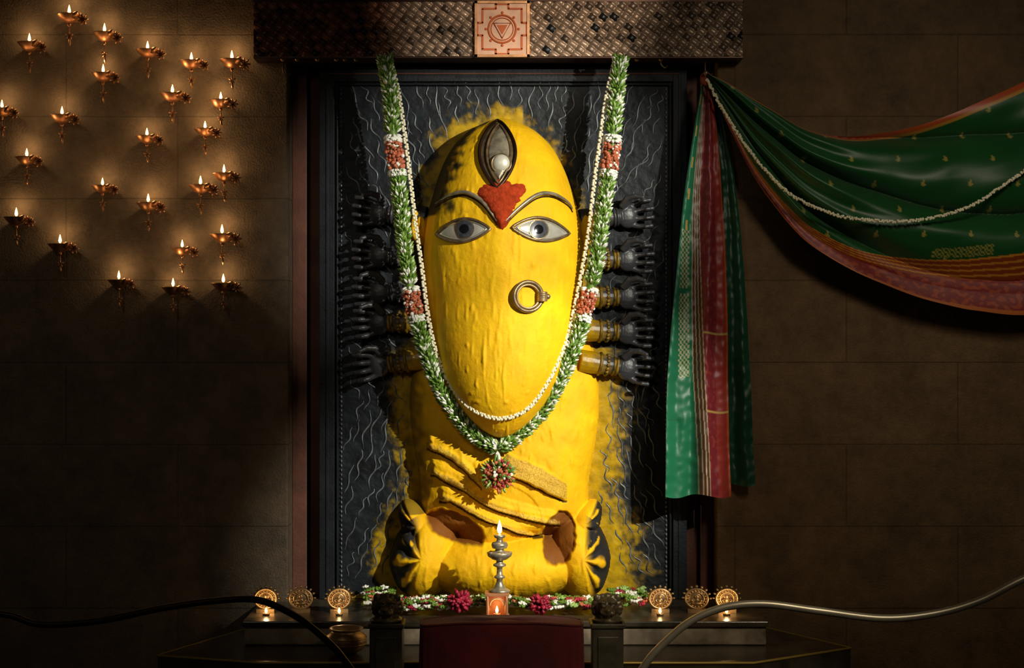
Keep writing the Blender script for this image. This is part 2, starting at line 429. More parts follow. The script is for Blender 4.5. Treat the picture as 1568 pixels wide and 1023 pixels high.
# ---------------- body ----------------
twf=herm([470,520,560,620,680,740,790,830],[120,136,143,148,142,132,128,110])
tdf=herm([470,520,560,620,680,740,800],[.05,.12,.17,.22,.26,.27,.24])
def crv(pts): return herm([p[0] for p in pts],[p[1] for p in pts])
bands=[
 (crv([(650,655),(690,672),(740,708)]),crv([(655,688),(695,706),(740,748)]),653,738),
 (crv([(655,700),(700,718),(750,752),(862,786)]),crv([(665,728),(705,748),(755,778),(850,806)]),658,858),
 (crv([(664,734),(710,756),(755,784),(842,812)]),crv([(690,768),(730,790),(770,806),(815,824)]),672,832),
 (crv([(776,692),(820,708),(868,738)]),crv([(774,722),(815,742),(862,767)]),774,868),
]
def bodyH(u,v):
    col=list(YEL)
    w=twf(v);t=(u-772)/w
    h=0
    if abs(t)<1 and v<835:
        h=tdf(v)*(1-abs(t)**2.4)**.5*sst(468,500,v)*sst(840,800,v)
    parts=[h]
    bl=0
    for (cu,cv,ru,rv,dp,si,ln) in ((646,856,54,70,.27,-1,14),(892,856,46,70,.27,1,10),(770,872,132,56,.33,0,0),(760,800,70,60,.26,0,0),(637,808,27,38,.20,-2,-16),(896,806,26,36,.20,2,-14)):
        du=(u-cu)/ru;dv=(v-cv)/rv
        if si: 
            s1=1 if si>0 else -1
            du=(u-cu+(ln*s1)*((cv-v)/rv)*(1 if v<cv else .3))/ru
        q=du*du+dv*dv
        if q<1:
            hh=dp*(1-q)**.5
            if si:
                ang=math.atan2(dv if abs(si)==1 else dv*.6,du*s1)
                wgt=sst(-.05,.40,du*s1)*sst(-1.35,-.95,ang)*sst(1.4,1.0,ang)
                g=math.sin(ang*8.5+.6+.8*nz(u/25,v/25,3))
                hh-=.04*wgt*(.5-.5*g)
                if wgt>.05:
                    bl=max(bl,wgt*sst(.75,-.05,g+.8*nz(u/9,v/9,0)-1.5*sst(.45,.9,q)))
            parts.append(hh)
    k=28.
    H=0
    if max(parts)>0:
        H=math.log(sum(math.exp(k*p) for p in parts))/k-math.log(len(parts))/k
        H=max(H,max(parts)*.98)
    br=0
    for cu,cv,ru,rv_,rot in ((697,808,48,23,.38),(856,825,25,42,.15)):
        x=(u-cu)*math.cos(rot)+(v-cv)*math.sin(rot);y=-(u-cu)*math.sin(rot)+(v-cv)*math.cos(rot)
        q=(x/ru)**2+(y/rv_)**2+.25*nz(u/10,v/10,7)
        e=sst(1.1,.85,q); br=max(br,e); H-=.03*e if H>.06 else 0
    if bl>0: col=[col[i]*(1-bl)+(.018,.018,.018)[i]*bl for i in range(3)]
    if br>0: col=[col[i]*(1-br)+(.22,.075,.008)[i]*br for i in range(3)]
    for i,(T,B,u0,u1) in enumerate(bands):
        if u0<=u<=u1:
            wob=2.2*nz(u/16,v/16,11+i)
            a=T(u)+wob;b=B(u)+wob
            if a<=v<=b:
                q=(v-a)/(b-a); en=sst(0,8,u-u0+4*nz(v/5,0,2))*sst(0,8,u1-u)
                H+=en*(.006+.034*q)*min(1,(1-abs(2*q-1)**6)*1.5)+.005*math.sin(q*14+u/30)*en*q
                H+=.0025*nz(u/3,v/3,2)
                gd=sst(.60,.70,q+.16*nz(u/6,v/6,3)) if i<3 else sst(.05,.15,q)*sst(.97,.85,q)
                sp=clamp(.5+1.1*nz(u/1.8,v/1.8,6))
                gc=(.22+.58*sp,.14+.36*sp,.004+.08*sp)
                col=[col[j]*(1-gd*.75)+gc[j]*gd*.75 for j in range(3)]
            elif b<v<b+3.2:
                H-=.008; col=[.10,.05,.003]  # dark line: shade under the band edge painted into the groove
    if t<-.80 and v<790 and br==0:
        e=sst(-.8,-1.0,t+.1*nz(u/12,v/12,1))*.75  # left torso edge darkened: its shaded side painted into the colour
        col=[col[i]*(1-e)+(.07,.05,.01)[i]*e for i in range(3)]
    return H,col
u0,u1,v0,v1,st=575,965,468,932,1.5
nu=int((u1-u0)/st)+1;nv=int((v1-v0)/st)+1
mb=MB();cols=[];hs=[]
for j in range(nv):
    v=v0+j*st
    for i in range(nu):
        u=u0+i*st
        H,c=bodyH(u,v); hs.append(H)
        if H>.01: H+=nz(u/18,v/26,2)*.006+nz(u/7,v/12,5)*.002+max(0,nz(u/8,v/20,9)-.2)*.015
        sh=nz(u/26,v/30,5)
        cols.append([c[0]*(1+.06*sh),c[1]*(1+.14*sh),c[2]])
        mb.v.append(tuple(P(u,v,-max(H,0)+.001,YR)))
for j in range(nv-1):
    for i in range(nu-1):
        a=j*nu+i;q=(a,a+nu,a+nu+1,a+1)
        if max(hs[x] for x in q)>.002: mb.f.append(q);mb.m.append(0);mb.s.append(True)
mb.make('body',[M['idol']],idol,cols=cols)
def bodyY(u,v):
    return -bodyH(u,v)[0] if 470<v<928 else 0
def surfY(u,v):
    y=bodyY(u,v)
    if 178<v<668 and abs(u-CU(v))<W(v): y=min(y,headY(u,v))
    return y
# ---------------- arms with hands ----------------
def arm_mesh():
    mb=MB()
    mb.tube([(-.06,0,0),(.0,0,0),(.07,0,0),(.12,0,0),(.155,0,0)],[.064,.064,.056,.046,.038],16,0)
    mb.sph((.190,.0,0),(.056,.032,.070),0,16,10)
    ln=[.040,.060,.054,.034]
    for i,zz in enumerate((.062,.022,-.020,-.060)):
        k0=Vector((.205,.002,zz*.85)); L_=ln[i]
        k1=Vector((.238+L_*.55,-.012,zz*1.12)); k2=k1+Vector((.034,-.030,zz*.06)); k3=k2+Vector((.002,-.038,0)); k4=k3+Vector((-.030,-.010,-.002))
        mb.tube([k0,k1],[.0175,.0160],10,0); mb.sph(k1,.0178,0)
        mb.tube([k1,k2],[.0155,.0145],10,0); mb.sph(k2,.0162,0)
        mb.tube([k2,k3],[.0142,.0132],10,0); mb.sph(k3,.0142,0); mb.tube([k3,k4],[.0132,.0115],10,0); mb.sph(k4,.0118,0)
    t0=Vector((.165,-.01,.052));t1=Vector((.192,-.040,.096));t2=Vector((.228,-.066,.104));t3=Vector((.262,-.088,.092))
    mb.tube([t0,t1],[.022,.019],10,0);mb.sph(t1,.0195,0);mb.tube([t1,t2],[.018,.0165],10,0);mb.sph(t2,.017,0);mb.tube([t2,t3],[.016,.012],10,0);mb.sph(t3,.0125,0)
    return remeshed(mb,'arm_and_hand',.0046,[M['arm']],1)
armme=arm_mesh(); armb=armme.copy(); armb.materials.clear(); armb.materials.append(M['armblack'])
bm_=MB();RY=Matrix.Rotation(math.pi/2,3,'Y')
for x,R in ((.045,.061),(.118,.049),(.134,.045)): bm_.torus((x,0,0),R,.008,0,RY,28,8)
for k in range(16):
    a=2*math.pi*k/16; bm_.sph((.082,.056*math.cos(a),.056*math.sin(a)),.010,0,8,6)
bangme=bm_.mesh('bangles',[M['banglegold']])
bangb=bangme.copy(); bangb.materials.clear(); bangb.materials.append(M['armblack'])
kk=0
for sg,root,vs5 in ((1,905,[336,398,455,506,555]),(-1,636,[332,392,447,492,550])):
    for i,v in enumerate(vs5):
        p=P(root,v,-.085)
        blk=(i==0) or (sg<0 and i<=2)  # top arms are black; other upper left ones blackened for their shadow
        for me,nm in ((armb if blk else armme,'arm_%d'%kk),(bangb if blk else bangme,'bangles_%d'%kk)):
            o=obj(nm,me,idol,loc=p); o.scale=(sg*1.10,1.0,1.0)
            tilt=(-.10,-.02,.0,.05,.16)[i]
            o.rotation_euler=(0,sg*tilt,sg*.12)
        kk+=1

# ---------------- slab ----------------
slab=empty('carved_stone_slab')
zb=.502; zt=3.513
mb=MB();cols=[]
u0,u1,v0,v1,st=505,1035,90,905,2.2
nu=int((u1-u0)/st)+1;nv=int((v1-v0)/st)+1
def sil(u,v):
    d=1e3
    if v<600:
        vv=max(v,180);w=W(min(vv,600)); 
        dd=abs(u-CU(vv))-w
        if v<230: dd=math.hypot(max(abs(u-768)-30,0),v-232)-54 if v<232 else dd
        d=min(d,dd)
    if v>470:
        w=twf(min(v,829)); d=min(d,max(abs(u-772)-w,480-v))
        d=min(d,math.hypot((u-768)/1.35,(v-848))-120)
    return d
for j in range(nv):
    v=v0+j*st
    for i in range(nu):
        u=u0+i*st
        n1=nz(u/30,v/30,1)*24+nz(u/10,v/10,4)*18+nz(u/4,v/4,9)*10
        reach=(12 if v<270 else 10 if v<400 else 2 if v<520 else 12+14*(u>780))
        if u>800 and v<520: reach=-8
        y=sst(reach+24,reach-14,sil(u,v)+n1)
        y=max(y,sst(893,900,v+nz(u/15,0,0)*8)*sst(512,540,u)*sst(1030,980,u)*.8)
        base=(.0105,.0145,.0175);sh=1+.7*nz(u/30,v/30,3)
        yc=(.50,.31,.0) 
        cols.append([base[q]*sh*(1-y)+yc[q]*y for q in range(3)])
        mb.v.append((X(u,0),-.003*nz(u/14,v/14,2)-.002*nz(u/5,v/5,2)-.002-.003*y, zb+(zt-zb)*(1-j/(nv-1))))
for j in range(nv-1):
    for i in range(nu-1):
        a=j*nu+i;mb.f.append((a,a+nu,a+nu+1,a+1));mb.m.append(0);mb.s.append(True)
mb.make('panel',[M['slab']],slab,cols=cols)
mb=MB()
mb.bb(X(492,0),X(1048,0),.004,.16,zb,zt,0)
for a,b in ((490,513),(1030,1051)): mb.bb(X(a,0),X(b,0),-.030,.1,zb,zt,0)
mb.bb(X(513,0),X(1030,0),-.030,.1,zt-.085,zt,0)
for a in (502,1040): mb.bb(X(a-2,0),X(a+2,0),-.036,-.025,zb,zt-.03,0)
mb.bb(X(502,0),X(1040,0),-.036,-.025,zt-.045,zt-.037,2)
for a in (517,1026): mb.tube([(X(a,0),-.02,zb+.03),(X(a,0),-.02,zt-.1)],.007,8,0)
mb.tube([(X(517,0),-.02,zt-.1),(X(1026,0),-.02,zt-.1)],.007,8,0)
for a in (523,1020):
    z=zb+.05
    while z<zt-.12: mb.sph((X(a,0),-.008,z),(.006,.006,.009),1,6,5); z+=.026
mb.make('frame',[M['frame'],M['ridge'],M['plaster']],slab,bevel=.004)
mb=MB();cnt=0;tries=0;placed=[]
while cnt<240 and tries<9000:
    tries+=1
    u=random.uniform(532,1010);v=random.uniform(122,885)
    if sil(u,v)<12: continue
    if 315<v<585 and (545<u<650 or 890<u<985) and random.random()<.8: continue
    if any(abs(a-u)<11 and abs(b-v)<30 for a,b in placed): continue
    lean=(u-770)/420+random.uniform(-.2,.2)
    if v<250: lean*=.8
    if v>600: lean*=-.6
    L_=random.uniform(30,62);am=random.uniform(1.5,3.8);ph=random.random()*6.3;fr=random.uniform(1.0,2.0)
    n=18;pts=[];ok=True
    for k in range(n):
        q=k/(n-1);off=am*math.sin(ph+fr*2*math.pi*q)
        uu=u+math.sin(lean)*L_*(q-.5)+off*math.cos(lean);vv=v-math.cos(lean)*L_*(q-.5)+off*math.sin(lean)
        if not(526<uu<1017 and 118<vv<892): ok=False
        pts.append((X(uu,0),-.003,Z(vv,0)))
    if not ok: continue
    placed.append((u,v))
    mb.tube(pts,[.0012+.0042*math.sin(math.pi*(k+.3)/n) for k in range(n)],6,0);cnt+=1
mb.make('carved_flame_lines',[M['ridge']],slab)

# ---------------- room ----------------
def room_box(name,x0,x1,y0,y1,z0,z1,m,bevel=0):
    mb=MB();mb.bb(x0,x1,y0,y1,z0,z1);return mb.make(name,[m],bevel=bevel)
HT=4.6
room_box('floor',-5,5,-11,.6,-.1,0,M['floor'])
room_box('wall_back',-5,5,.351,.6,0,HT,M['plaster'])
room_box('wall_left',-5,X(441,-.1),-.1,.35,0,HT,M['wall'],.01)
room_box('wall_right',X(1098,-.1),5,-.1,.35,0,HT,M['wallr'],.01)
room_box('ceiling',-5,5,-11,.6,HT,HT+.1,M['wall'])
mb=MB();mb.bb(X(441,-.1),X(468,0),.06,.35,0.5,zt);mb.bb(X(468,0),X(489,0),.12,.35,.5,zt);mb.make('trim_1',[M['plaster']],bevel=.006)
mb=MB();mb.bb(X(1074,0),X(1098,-.1),.06,.35,0.5,zt);mb.bb(X(1052,0),X(1074,0),.12,.35,.5,zt);mb.make('trim_2',[M['plaster']],bevel=.006)
room_box('wall_lintel',X(441,-.1)+.001,X(1098,-.1)-.001,-.099,.35,zt+.04,HT,M['wall'])
room_box('niche_sill',X(441,-.1)+.001,X(1098,-.1)-.001,-.10,.349,0,.50,M['ledge'])
mb=MB();mb.bb(-1.40,1.33,-.70,-.102,.373,.47,1);mb.bb(-1.41,1.34,-.72,-.102,.47,.50,0)
mb.make('altar_ledge',[M['ledge'],M['ledgef']],bevel=.006)
mb=MB();poly=[(-1.42,-.102),(-1.80,-.94),(-1.25,-1.12),(1.2,-1.12),(1.76,-.75),(1.36,-.102)]
poly=poly[::-1]
mb.prism(poly,0,.37,0)
ring=[(x,y-.002,.366) for x,y in poly]
mb.tube(ring,.007,6,1,closed=True)
mb.make('altar_step',[M['ledge'],M['gold']])

# ---------------- woven beam ----------------
beam=empty('woven_copper_beam')
yb=-.25; bx0=X(389,yb);bx1=X(1137,yb);bz0=Z(88,yb);bz1=Z(3,yb)
mb=MB();mb.bb(bx0+.004,bx1-.004,yb+.002,-.102,bz0+.004,bz1-.003)
mb.bb(X(441,-.1)+.01,X(1098,-.1)-.01,-.1,.3,bz0+.004,bz0+.03)
mb.bb(bx0-.006,bx1+.006,yb-.012,-.102,bz1-.003,bz1+.02);mb.bb(bx0-.004,bx1+.004,yb-.008,-.102,bz0-.006,bz0+.010)
mb.make('core',[M['darkmetal']],beam,bevel=.003)
mb=MB();cols=[];st=1.3;nu=int(748/st)+1;nv=int(84/st)+1
ca,sa=math.cos(math.radians(36)),math.sin(math.radians(36));cs=13.5
for j in range(nv):
    v=3.5+j*st
    for i in range(nu):
        u=389+i*st
        a=(u*ca+v*sa)/cs;b=(-u*sa+v*ca)/(cs*.75)
        ia,ib=math.floor(a),math.floor(b);fa=a-ia-.5;fb=b-ib-.5
        par=(ia+ib)%2
        if par: fa,fb=fb,fa
        h=.5*(1-abs(2*fb)**4)+.5*math.cos(math.pi*fa)
        rnd=nz(ia*1.7+.3,ib*1.3+.4,par*5+.2)
        mix=sst(560,640,u)  # right half paler: highlights and wear put into the copper colour
        base=np.array((.36,.14,.075))*(1-mix)+np.array((.46,.31,.20))*mix
        k=.70+1.1*rnd+(.35 if par else -.15)
        cols.append(tuple(np.clip(base*k,.02,1)))
        mb.v.append((X(u,yb),yb-.018*h,Z(v,yb)))
for j in range(nv-1):
    for i in range(nu-1):
        a=j*nu+i;mb.f.append((a,a+nu,a+nu+1,a+1));mb.m.append(0);mb.s.append(True)
mb.make('weave',[M['weave']],beam,cols=cols)
mb=MB()
for u in (433,455,486,515,528,545,975,1012):
    p=P(u,90,yb+.03);mb.sph(p,(.014,.014,.016),0)
for u,dv in ((433,30),(1012,14),(1080,30)):
    p=P(u,90,yb+.05);mb.tube([p,p+Vector((0,0,-dv/S*.6)),p+Vector((.02,0,-dv/S)),p+Vector((.04,0,-dv/S*.7))],.004,6,0)
for u in (590,950): 
    p=P(u,84,yb-.02);mb.torus(p,.02,.005,0,RX)
mb.make('hooks',[M['bronze']],beam)
mb=MB();yc_=yb-.028;cx=X(769,yc_);cz=Z(45,yc_);px=1/S*(D+yc_)/D
mb.box((cx,yc_,cz),(84*px,.02,86*px),0)
def bar(u,v,w,h,mi=1,d=.006): mb.box((cx+u*px,yc_-.011,cz-v*px),(w*px,d,h*px),mi)
for s in(-1,1):
    bar(0,s*41,84,4,2,.014);bar(s*40,0,4,86,2,.014)
    bar(s*30,-20,3,22);bar(s*30,20,3,22);bar(-20,s*31,22,3);bar(20,s*31,22,3)
    bar(s*34,-9.5,10,3);bar(s*34,9.5,10,3);bar(s*38,0,3,22)
    bar(-9.5,s*35,3,9);bar(9.5,s*35,3,9);bar(0,s*38,22,2.5)
mb.torus((cx,yc_-.012,cz),21*px,.0055,1,RX,40,6);mb.torus((cx,yc_-.012,cz),17*px,.003,1,RX,40,6)
tri=[Vector((cx-13*px,yc_-.012,cz+9*px)),Vector((cx+13*px,yc_-.012,cz+9*px)),Vector((cx,yc_-.012,cz-14*px))]
mb.tube(tri,.0045,6,1,closed=True);
mb.add([p+Vector((0,-.001,0)) for p in [tri[0]*.75+tri[2]*.125+tri[1]*.125,tri[1]*.75+tri[0]*.125+tri[2]*.125,tri[2]*.75+tri[0]*.125+tri[1]*.125]],[(0,2,1)],1,False)
for k in range(8):
    a=k*math.pi/4;mb.sph((cx+25*px*math.cos(a),yc_-.011,cz+25*px*math.sin(a)),(.008,.004,.008),1,8,6)
mb.make('yantra_plate',[M['plate'],M['plateline'],M['copperlamp']],beam)

# ---------------- garland ----------------
gl=[(590,92),(597,140),(602,215),(608,262),(614,320),(621,390),(632,460),(646,520),(667,580),(695,630),(725,665),(762,688)]
gr=[(950,92),(944,140),(938,215),(932,265),(923,330),(913,400),(899,460),(885,515),(863,570),(835,622),(800,660),(762,688)]
mb=MB()
def petal(mb,p,d,L_,w,mi):
    d=d.normalized();a=d.orthogonal().normalized();b=d.cross(a)
    vs=[p];
    for q,r in((.3,.8),(.65,1.)):
        for k in range(5):
            an=2*math.pi*k/5;vs.append(p+d*L_*q+(a*math.cos(an)+b*math.sin(an))*w*r)
    vs.append(p+d*L_)
    fs=[(0,1+(k+1)%5,1+k) for k in range(5)]+[(1+k,1+(k+1)%5,6+(k+1)%5,6+k) for k in range(5)]+[(6+k,6+(k+1)%5,11) for k in range(5)]
    mb.add(vs,fs,mi)
def rv(): 
    v=Vector((random.gauss(0,1),random.gauss(0,1),random.gauss(0,1)));return v.normalized()
for path in (gl,gr):
    sp=spline([(a,b,0) for a,b in path],2.4)
    P3=[]
    for p in sp:
        y=min(-.32,surfY(p.x,p.y)-.05)
        if p.y<140: y=-.335
        P3.append(P(p.x,p.y,y))
    for _ in range(12):
        ys=[p.y for p in P3]
        for i in range(1,len(P3)-1): P3[i].y=min(ys[i],(ys[i-1]+ys[i]+ys[i+1])/3)
    mb.tube(P3,.024,8,0)
    top=P3[0]; mb.tube([top+Vector((0,.005,-.01)),top+Vector((0,.03,.03)),Vector((top.x,-.275,top.z+.035))],.004,6,1)
    for i,(p,q) in enumerate(zip(P3,sp)):
        t=(P3[min(i+1,len(P3)-1)]-P3[max(i-1,0)]).normalized()
        a=t.cross(Vector((0,1,0))).normalized();b=t.cross(a)
        redz=(216<q.y<258) or (446<q.y<481)
        whz=(206<q.y<=216 or 258<=q.y<268 or 438<q.y<=446 or 481<=q.y<490)
        if redz:
            for k in range(14):
                an=random.uniform(0,6.28);r=a*math.cos(an)+b*math.sin(an)
                mb.sph(p+r*random.uniform(.022,.046),random.uniform(.007,.012),3 if random.random()<.85 else 1,6,4)
        elif whz:
            for k in range(14):
                an=random.uniform(0,6.28);r=a*math.cos(an)+b*math.sin(an)
                petal(mb,p+r*.014,r+t*.3,.042,.009,1)
        else:
            ring=(i//3)%2
            for k in range(11):
                an=random.uniform(0,6.28);r=a*math.cos(an)+b*math.sin(an)
                rr=random.random()
                mi=(1 if rr<.42 else 2 if rr<.56 else 0) if ring else (0 if rr<.70 else 2 if rr<.88 else 1)
                petal(mb,p+r*.016,r*.8-t*.75+rv()*.2,random.uniform(.04,.052),random.uniform(.0055,.0085),mi)
for k in range(22):
    d=Vector((random.uniform(-.35,.35),random.uniform(-.3,.1),-1));petal(mb,P(762,690,-.40),d,random.uniform(.05,.09),.008,1 if random.random()<.7 else 0)
for k in range(300):
    d=rv();c=P(762,727,-.40)+Vector((d.x*.082,d.y*.05,d.z*.085))*random.random()**.4
    mb.sph(c,random.uniform(.007,.012),random.choice([3,3,3,0,0,4,1]),6,4)
for k in range(60):
    d=rv();c=P(762,727,-.40);petal(mb,c+Vector((d.x*.055,d.y*.03,d.z*.055)),d,.055,.007,random.choice([0,0,2,3]))
mb.make('flower_garland',[M['green'],M['white'],M['green2'],M['orange'],M['red']])
pl=[(597,90),(610,140),(621,215),(629,280),(636,340),(646,410),(655,480),(668,540),(690,590),(722,626),(765,641),(808,626),(842,580),(866,525),(880,470),(892,410),(902,350),(910,280),(919,215),(928,150),(942,90)]
sp=spline([(a,b,0) for a,b in pl],3.0)
mb=MB();P3=[P(p.x,p.y,(-.33 if p.y<150 else min(-.31,surfY(p.x,p.y)-.018))) for p in sp]
for _ in range(10):
    ys=[p.y for p in P3]
    for i in range(1,len(P3)-1): P3[i].y=min(ys[i],(ys[i-1]+ys[i]+ys[i+1])/3)
for i,p in enumerate(P3):
    t=(P3[min(i+1,len(P3)-1)]-P3[max(i-1,0)]).normalized()
    s=1 if i%2 else -1
    mb.sph(p+Vector((s*t.z*.005,0,-s*t.x*.005)),(.0085,.0085,.0085),0,8,6)
    if i%3==0: mb.sph(p+Vector((-s*t.z*.006,.0,s*t.x*.006)),(.007,.007,.007),0,8,6)
mb.make('jasmine_string',[M['pearl']])

# ---------------- sari ----------------
GR=(.008,.075,.015);MR=(.17,.013,.018);GO=(.45,.28,.07);WH=(.36,.33,.18)
Lf=herm([120,200,300,400,500,600,762],[1076,1062,1047,1037,1027,1020,1018])
Rf=herm([120,200,300,400,500,600,762],[1087,1098,1106,1112,1115,1116,1121])
R2=herm([120,200,300,400,500,742],[1090,1112,1128,1138,1145,1156])
def hang(Lfn,Rfn,vtop,vbot,yb0,na,colf,foldn,mb,cols,amp):
    nb=int((vbot-vtop)/1.6)+1;o=len(mb.v)
    for j in range(nb+1):
        v=vtop+(vbot-vtop)*j/nb;b=j/nb
        for i in range(na+1):
            a=i/na;u=Lfn(v)+(Rfn(v)-Lfn(v))*a
            y=yb0-amp*(.25+.75*b)*(math.sin(a*2*math.pi*foldn+.9*math.sin(2.2*b)+.5)+.35*math.sin(a*2*math.pi*foldn*2.1+2*b))
            y+=.014*nz(u/20,v/60,3)+.006*nz(u/12,v/12,8)
            mb.v.append(tuple(P(u,v+3*math.sin(a*9)*b,y,yb0)));cols.append(colf(a,u,v))
    for j in range(nb):
        for i in range(na):
            x=o+j*(na+1)+i;mb.f.append((x,x+na+1,x+na+2,x+1));mb.m.append(0);mb.s.append(True)
def cfront(a,u,v):
    g=.22+.28*sst(200,760,v)
    if a<g:
        if 350<v<578 and g-.24<a<g-.05 and not (440<v<448) and ((int(u/3)+int(v/4))%2): return WH
        if 640<v<643 or a<.02: return (.008,.11,.04)
        if 120<v<350 and (int(v/16)%3==0) and abs(a-g*.5)<.03: return GO
        return (.008,.13,.055)
    if a<g+.18:
        q=(a-g)/.18
        return WH if (q<.10 or .32<q<.42 or .62<q<.72 or q>.92) else (.09,.022,.014)
    if abs(v-630)<1.5 or abs(v-510)<1.2: return GO
    if a>.97: return (.4,.06,.01)
    k=nz(u/5,v/7,2)
    return (.24,.03,.02) if k>.25 else (MR if a<.8 else (.26,.022,.014))
mb=MB();cols=[]
hang(Lf,Rf,120,760,-.27,110,cfront,1.6,mb,cols,.034)
hang(lambda v:Lf(v)+30*sst(120,300,v),R2,122,742,-.19,60,lambda a,u,v:(.003,.040,.014) if a<.9 else (.004,.055,.022),2.2,mb,cols,.02)
us=[1082,1110,1150,1185,1220,1250,1300,1350,1400,1450,1480,1568,1660,1760,1850]
tp=herm(us,[114,126,150,170,190,200,208,204,195,178,165,125,75,0,-60])
bt=herm(us,[124,185,268,320,362,386,415,437,456,469,475,482,455,270,-48])
tbf=herm([1082,1180,1300,1400,1568,1850],[.86,.86,.84,.78,.73,.7])
na=340;nb=240;o=len(mb.v)
for i in range(na+1):
    u=1082+768*i/na;T=tp(u);B=bt(u);gi=sst(1082,1250,u)*sst(1850,1700,u)
    for j in range(nb+1):
        t=j/nb;v=T+(B-T)*t
        ph=3.1*t-.0011*(u-1080)+.22*math.sin((u-1080)/150+3*t)
        f=1.7*(abs(math.sin(math.pi*ph))**.6)-1.0
        f+=.40*math.sin(2*math.pi*(5.3*t-.0026*(u-1080)+.3))*sst(1450,1150,u)+.3*nz(u/90,t*9,2)
        f*=(1-.7*sst(.70,.85,t))
        y=-.32-.12*gi*math.sin(math.pi*min(1,t*1.1)*.9)-.085*f*(.3+.7*gi)
        mb.v.append(tuple(P(u,v,min(y,-.13),-.28)))
        tb=tbf(u)
        q=(t-tb)/(1-tb)
        if t<.045: c=(.42,.07,.012) if t<.026 else (.42,.20,.02)
        elif t<tb:
            c=GR
            mu=(u+(35 if int(v/38)%2 else 0))%70; mv=v%38
            dx=abs(mu-35);dy=mv-19
            if abs(dy)<5.5 and dx<3.4*(dy+6)/9*(1 if dy<3 else (6-dy)/3): c=(.30,.26,.05)
            if 1415<u<1505 and tb-.06<t<tb-.01 and (int(u/3)+int(v/3))%2: c=(.30,.26,.05)
        elif q<.42:
            qq=(q/.42*4)%1; c=(.58,.22,.02) if qq<.35 else (.26,.045,.006)
        else:
            k=nz(u/9,v/6,5); c=(.34,.05,.010) if (k>.12) else (.20,.012,.010)
            if q>.93: c=(.45,.11,.012)
        cols.append(c)
for i in range(na):
    for j in range(nb):
        x=o+i*(nb+1)+j;mb.f.append((x,x+1,x+nb+2,x+nb+1));mb.m.append(0);mb.s.append(True)
k0=len(mb.v)
mb.sph(P(1081,121,-.27),(.035,.045,.04),0,14,10)
cols+= [(.25,.04,.02)]*(len(mb.v)-k0)
sari=mb.make('draped_silk_sari',[M['cloth']],cols=cols)
mb=MB()
mb.tube([P(1081,119,-.10),P(1081,117,-.30),P(1081,112,-.33)],.009,8,0);mb.sph(P(1081,112,-.33),.014,0)
mb.tube([P(1852,-55,-.10),P(1852,-57,-.33)],.012,8,0);mb.sph(P(1852,-57,-.33),.02,0)
mb.make('wall_peg',[M['bronze']])
sp=spline([(a,b,0) for a,b in [(1083,122),(1105,165),(1135,212),(1170,258),(1210,297),(1260,322),(1310,335),(1400,338),(1480,318),(1530,288),(1568,262),(1640,205),(1740,90),(1845,-50)]],3.2)
mb=MB()
for p in sp:
    gi=sst(1082,1250,p.x)*sst(1850,1700,p.x)
    c=P(p.x,p.y,-.42-.13*gi+.06*(1-gi))
    for k in range(3): mb.sph(c+rv()*.006,(.0068,.0068,.0068),0,6,5)
mb.make('jasmine_string',[M['pearl']])

# ---------------- wall oil lamps ----------------
mb=MB()
mb.lathe([(.001,-.040),(.014,-.039),(.034,-.030),(.052,-.012),(.064,.002),(.066,.005),(.060,.004),(.046,-.008),(.028,-.018),(.001,-.022)],mi=0,seg=24)
mb.tube([(.03,-.03,-.008),(.048,-.05,.002),(.06,-.066,.008)],[.016,.012,.004],8,0)
mb.tube([(0,.045,-.01),(0,.06,-.02),(0,.075,-.02)],[.008,.007,.012],8,0)
mb.sph((0,0,-.045),(.01,.01,.012),0)
mb.tube([(0,0,-.05),(.002,0,-.075),(-.003,0,-.095)],.0025,6,0)
for k in range(5):
    a=k*2*math.pi/5+.3;petal(mb,Vector((0,0,-.10)),Vector((math.cos(a),.15,math.sin(a))),.024,.005,0)
petal(mb,Vector((0,0,-.105)),Vector((.1,0,-1)),.05,.007,0)
for k in range(7):
    a=k*math.pi/3.5;petal(mb,Vector((.074,-.01,-.020)),Vector((math.cos(a),-.3,math.sin(a))),.036,.0065,0)
mb.tube([(.05,0,-.008),(.074,-.01,-.020)],.004,6,0)
mb.tube([(.0,-.0,-.01),(0,-.0,.012)],.004,6,1)
mb.lathe([(.001,.008),(.006,.014),(.0085,.022),(.0065,.034),(.003,.047),(.0005,.055)],mi=2,seg=12)
lampme=mb.mesh('wall_oil_lamp',[M['copperlamp'],M['white'],M['flame']])
L_=[(106,14),(160,42),(45,57),(226,68),(293,85),(355,83),(158,104),(264,135),(338,145),(95,168),(3,158),(225,200),(314,189),(41,232),(157,276),(307,275),(343,257),(25,324),(227,302),(92,365),(279,371),(340,350),(182,420),(265,431),(342,425)]
def plight(name,loc,e,parent,col=(1,.62,.30),r=.008):
    l=bpy.data.lights.new(name,'POINT');l.energy=e;l.color=col;l.shadow_soft_size=r
    o=bpy.data.objects.new(name,l);bpy.context.collection.objects.link(o);o.location=loc
    if parent: o.parent=parent
    return o
for i,(u,v) in enumerate(L_):
    p=P(u,v+10,-.175)
    o=obj('wall_oil_lamp' if i==0 else 'wall_oil_lamp.%03d'%i,lampme,loc=p)
    s=random.uniform(.92,1.08);o.scale=(s,1,s*random.uniform(.95,1.1)) 
    plight('flame_light_%d'%i,(0,-.005,.068),.50,o)
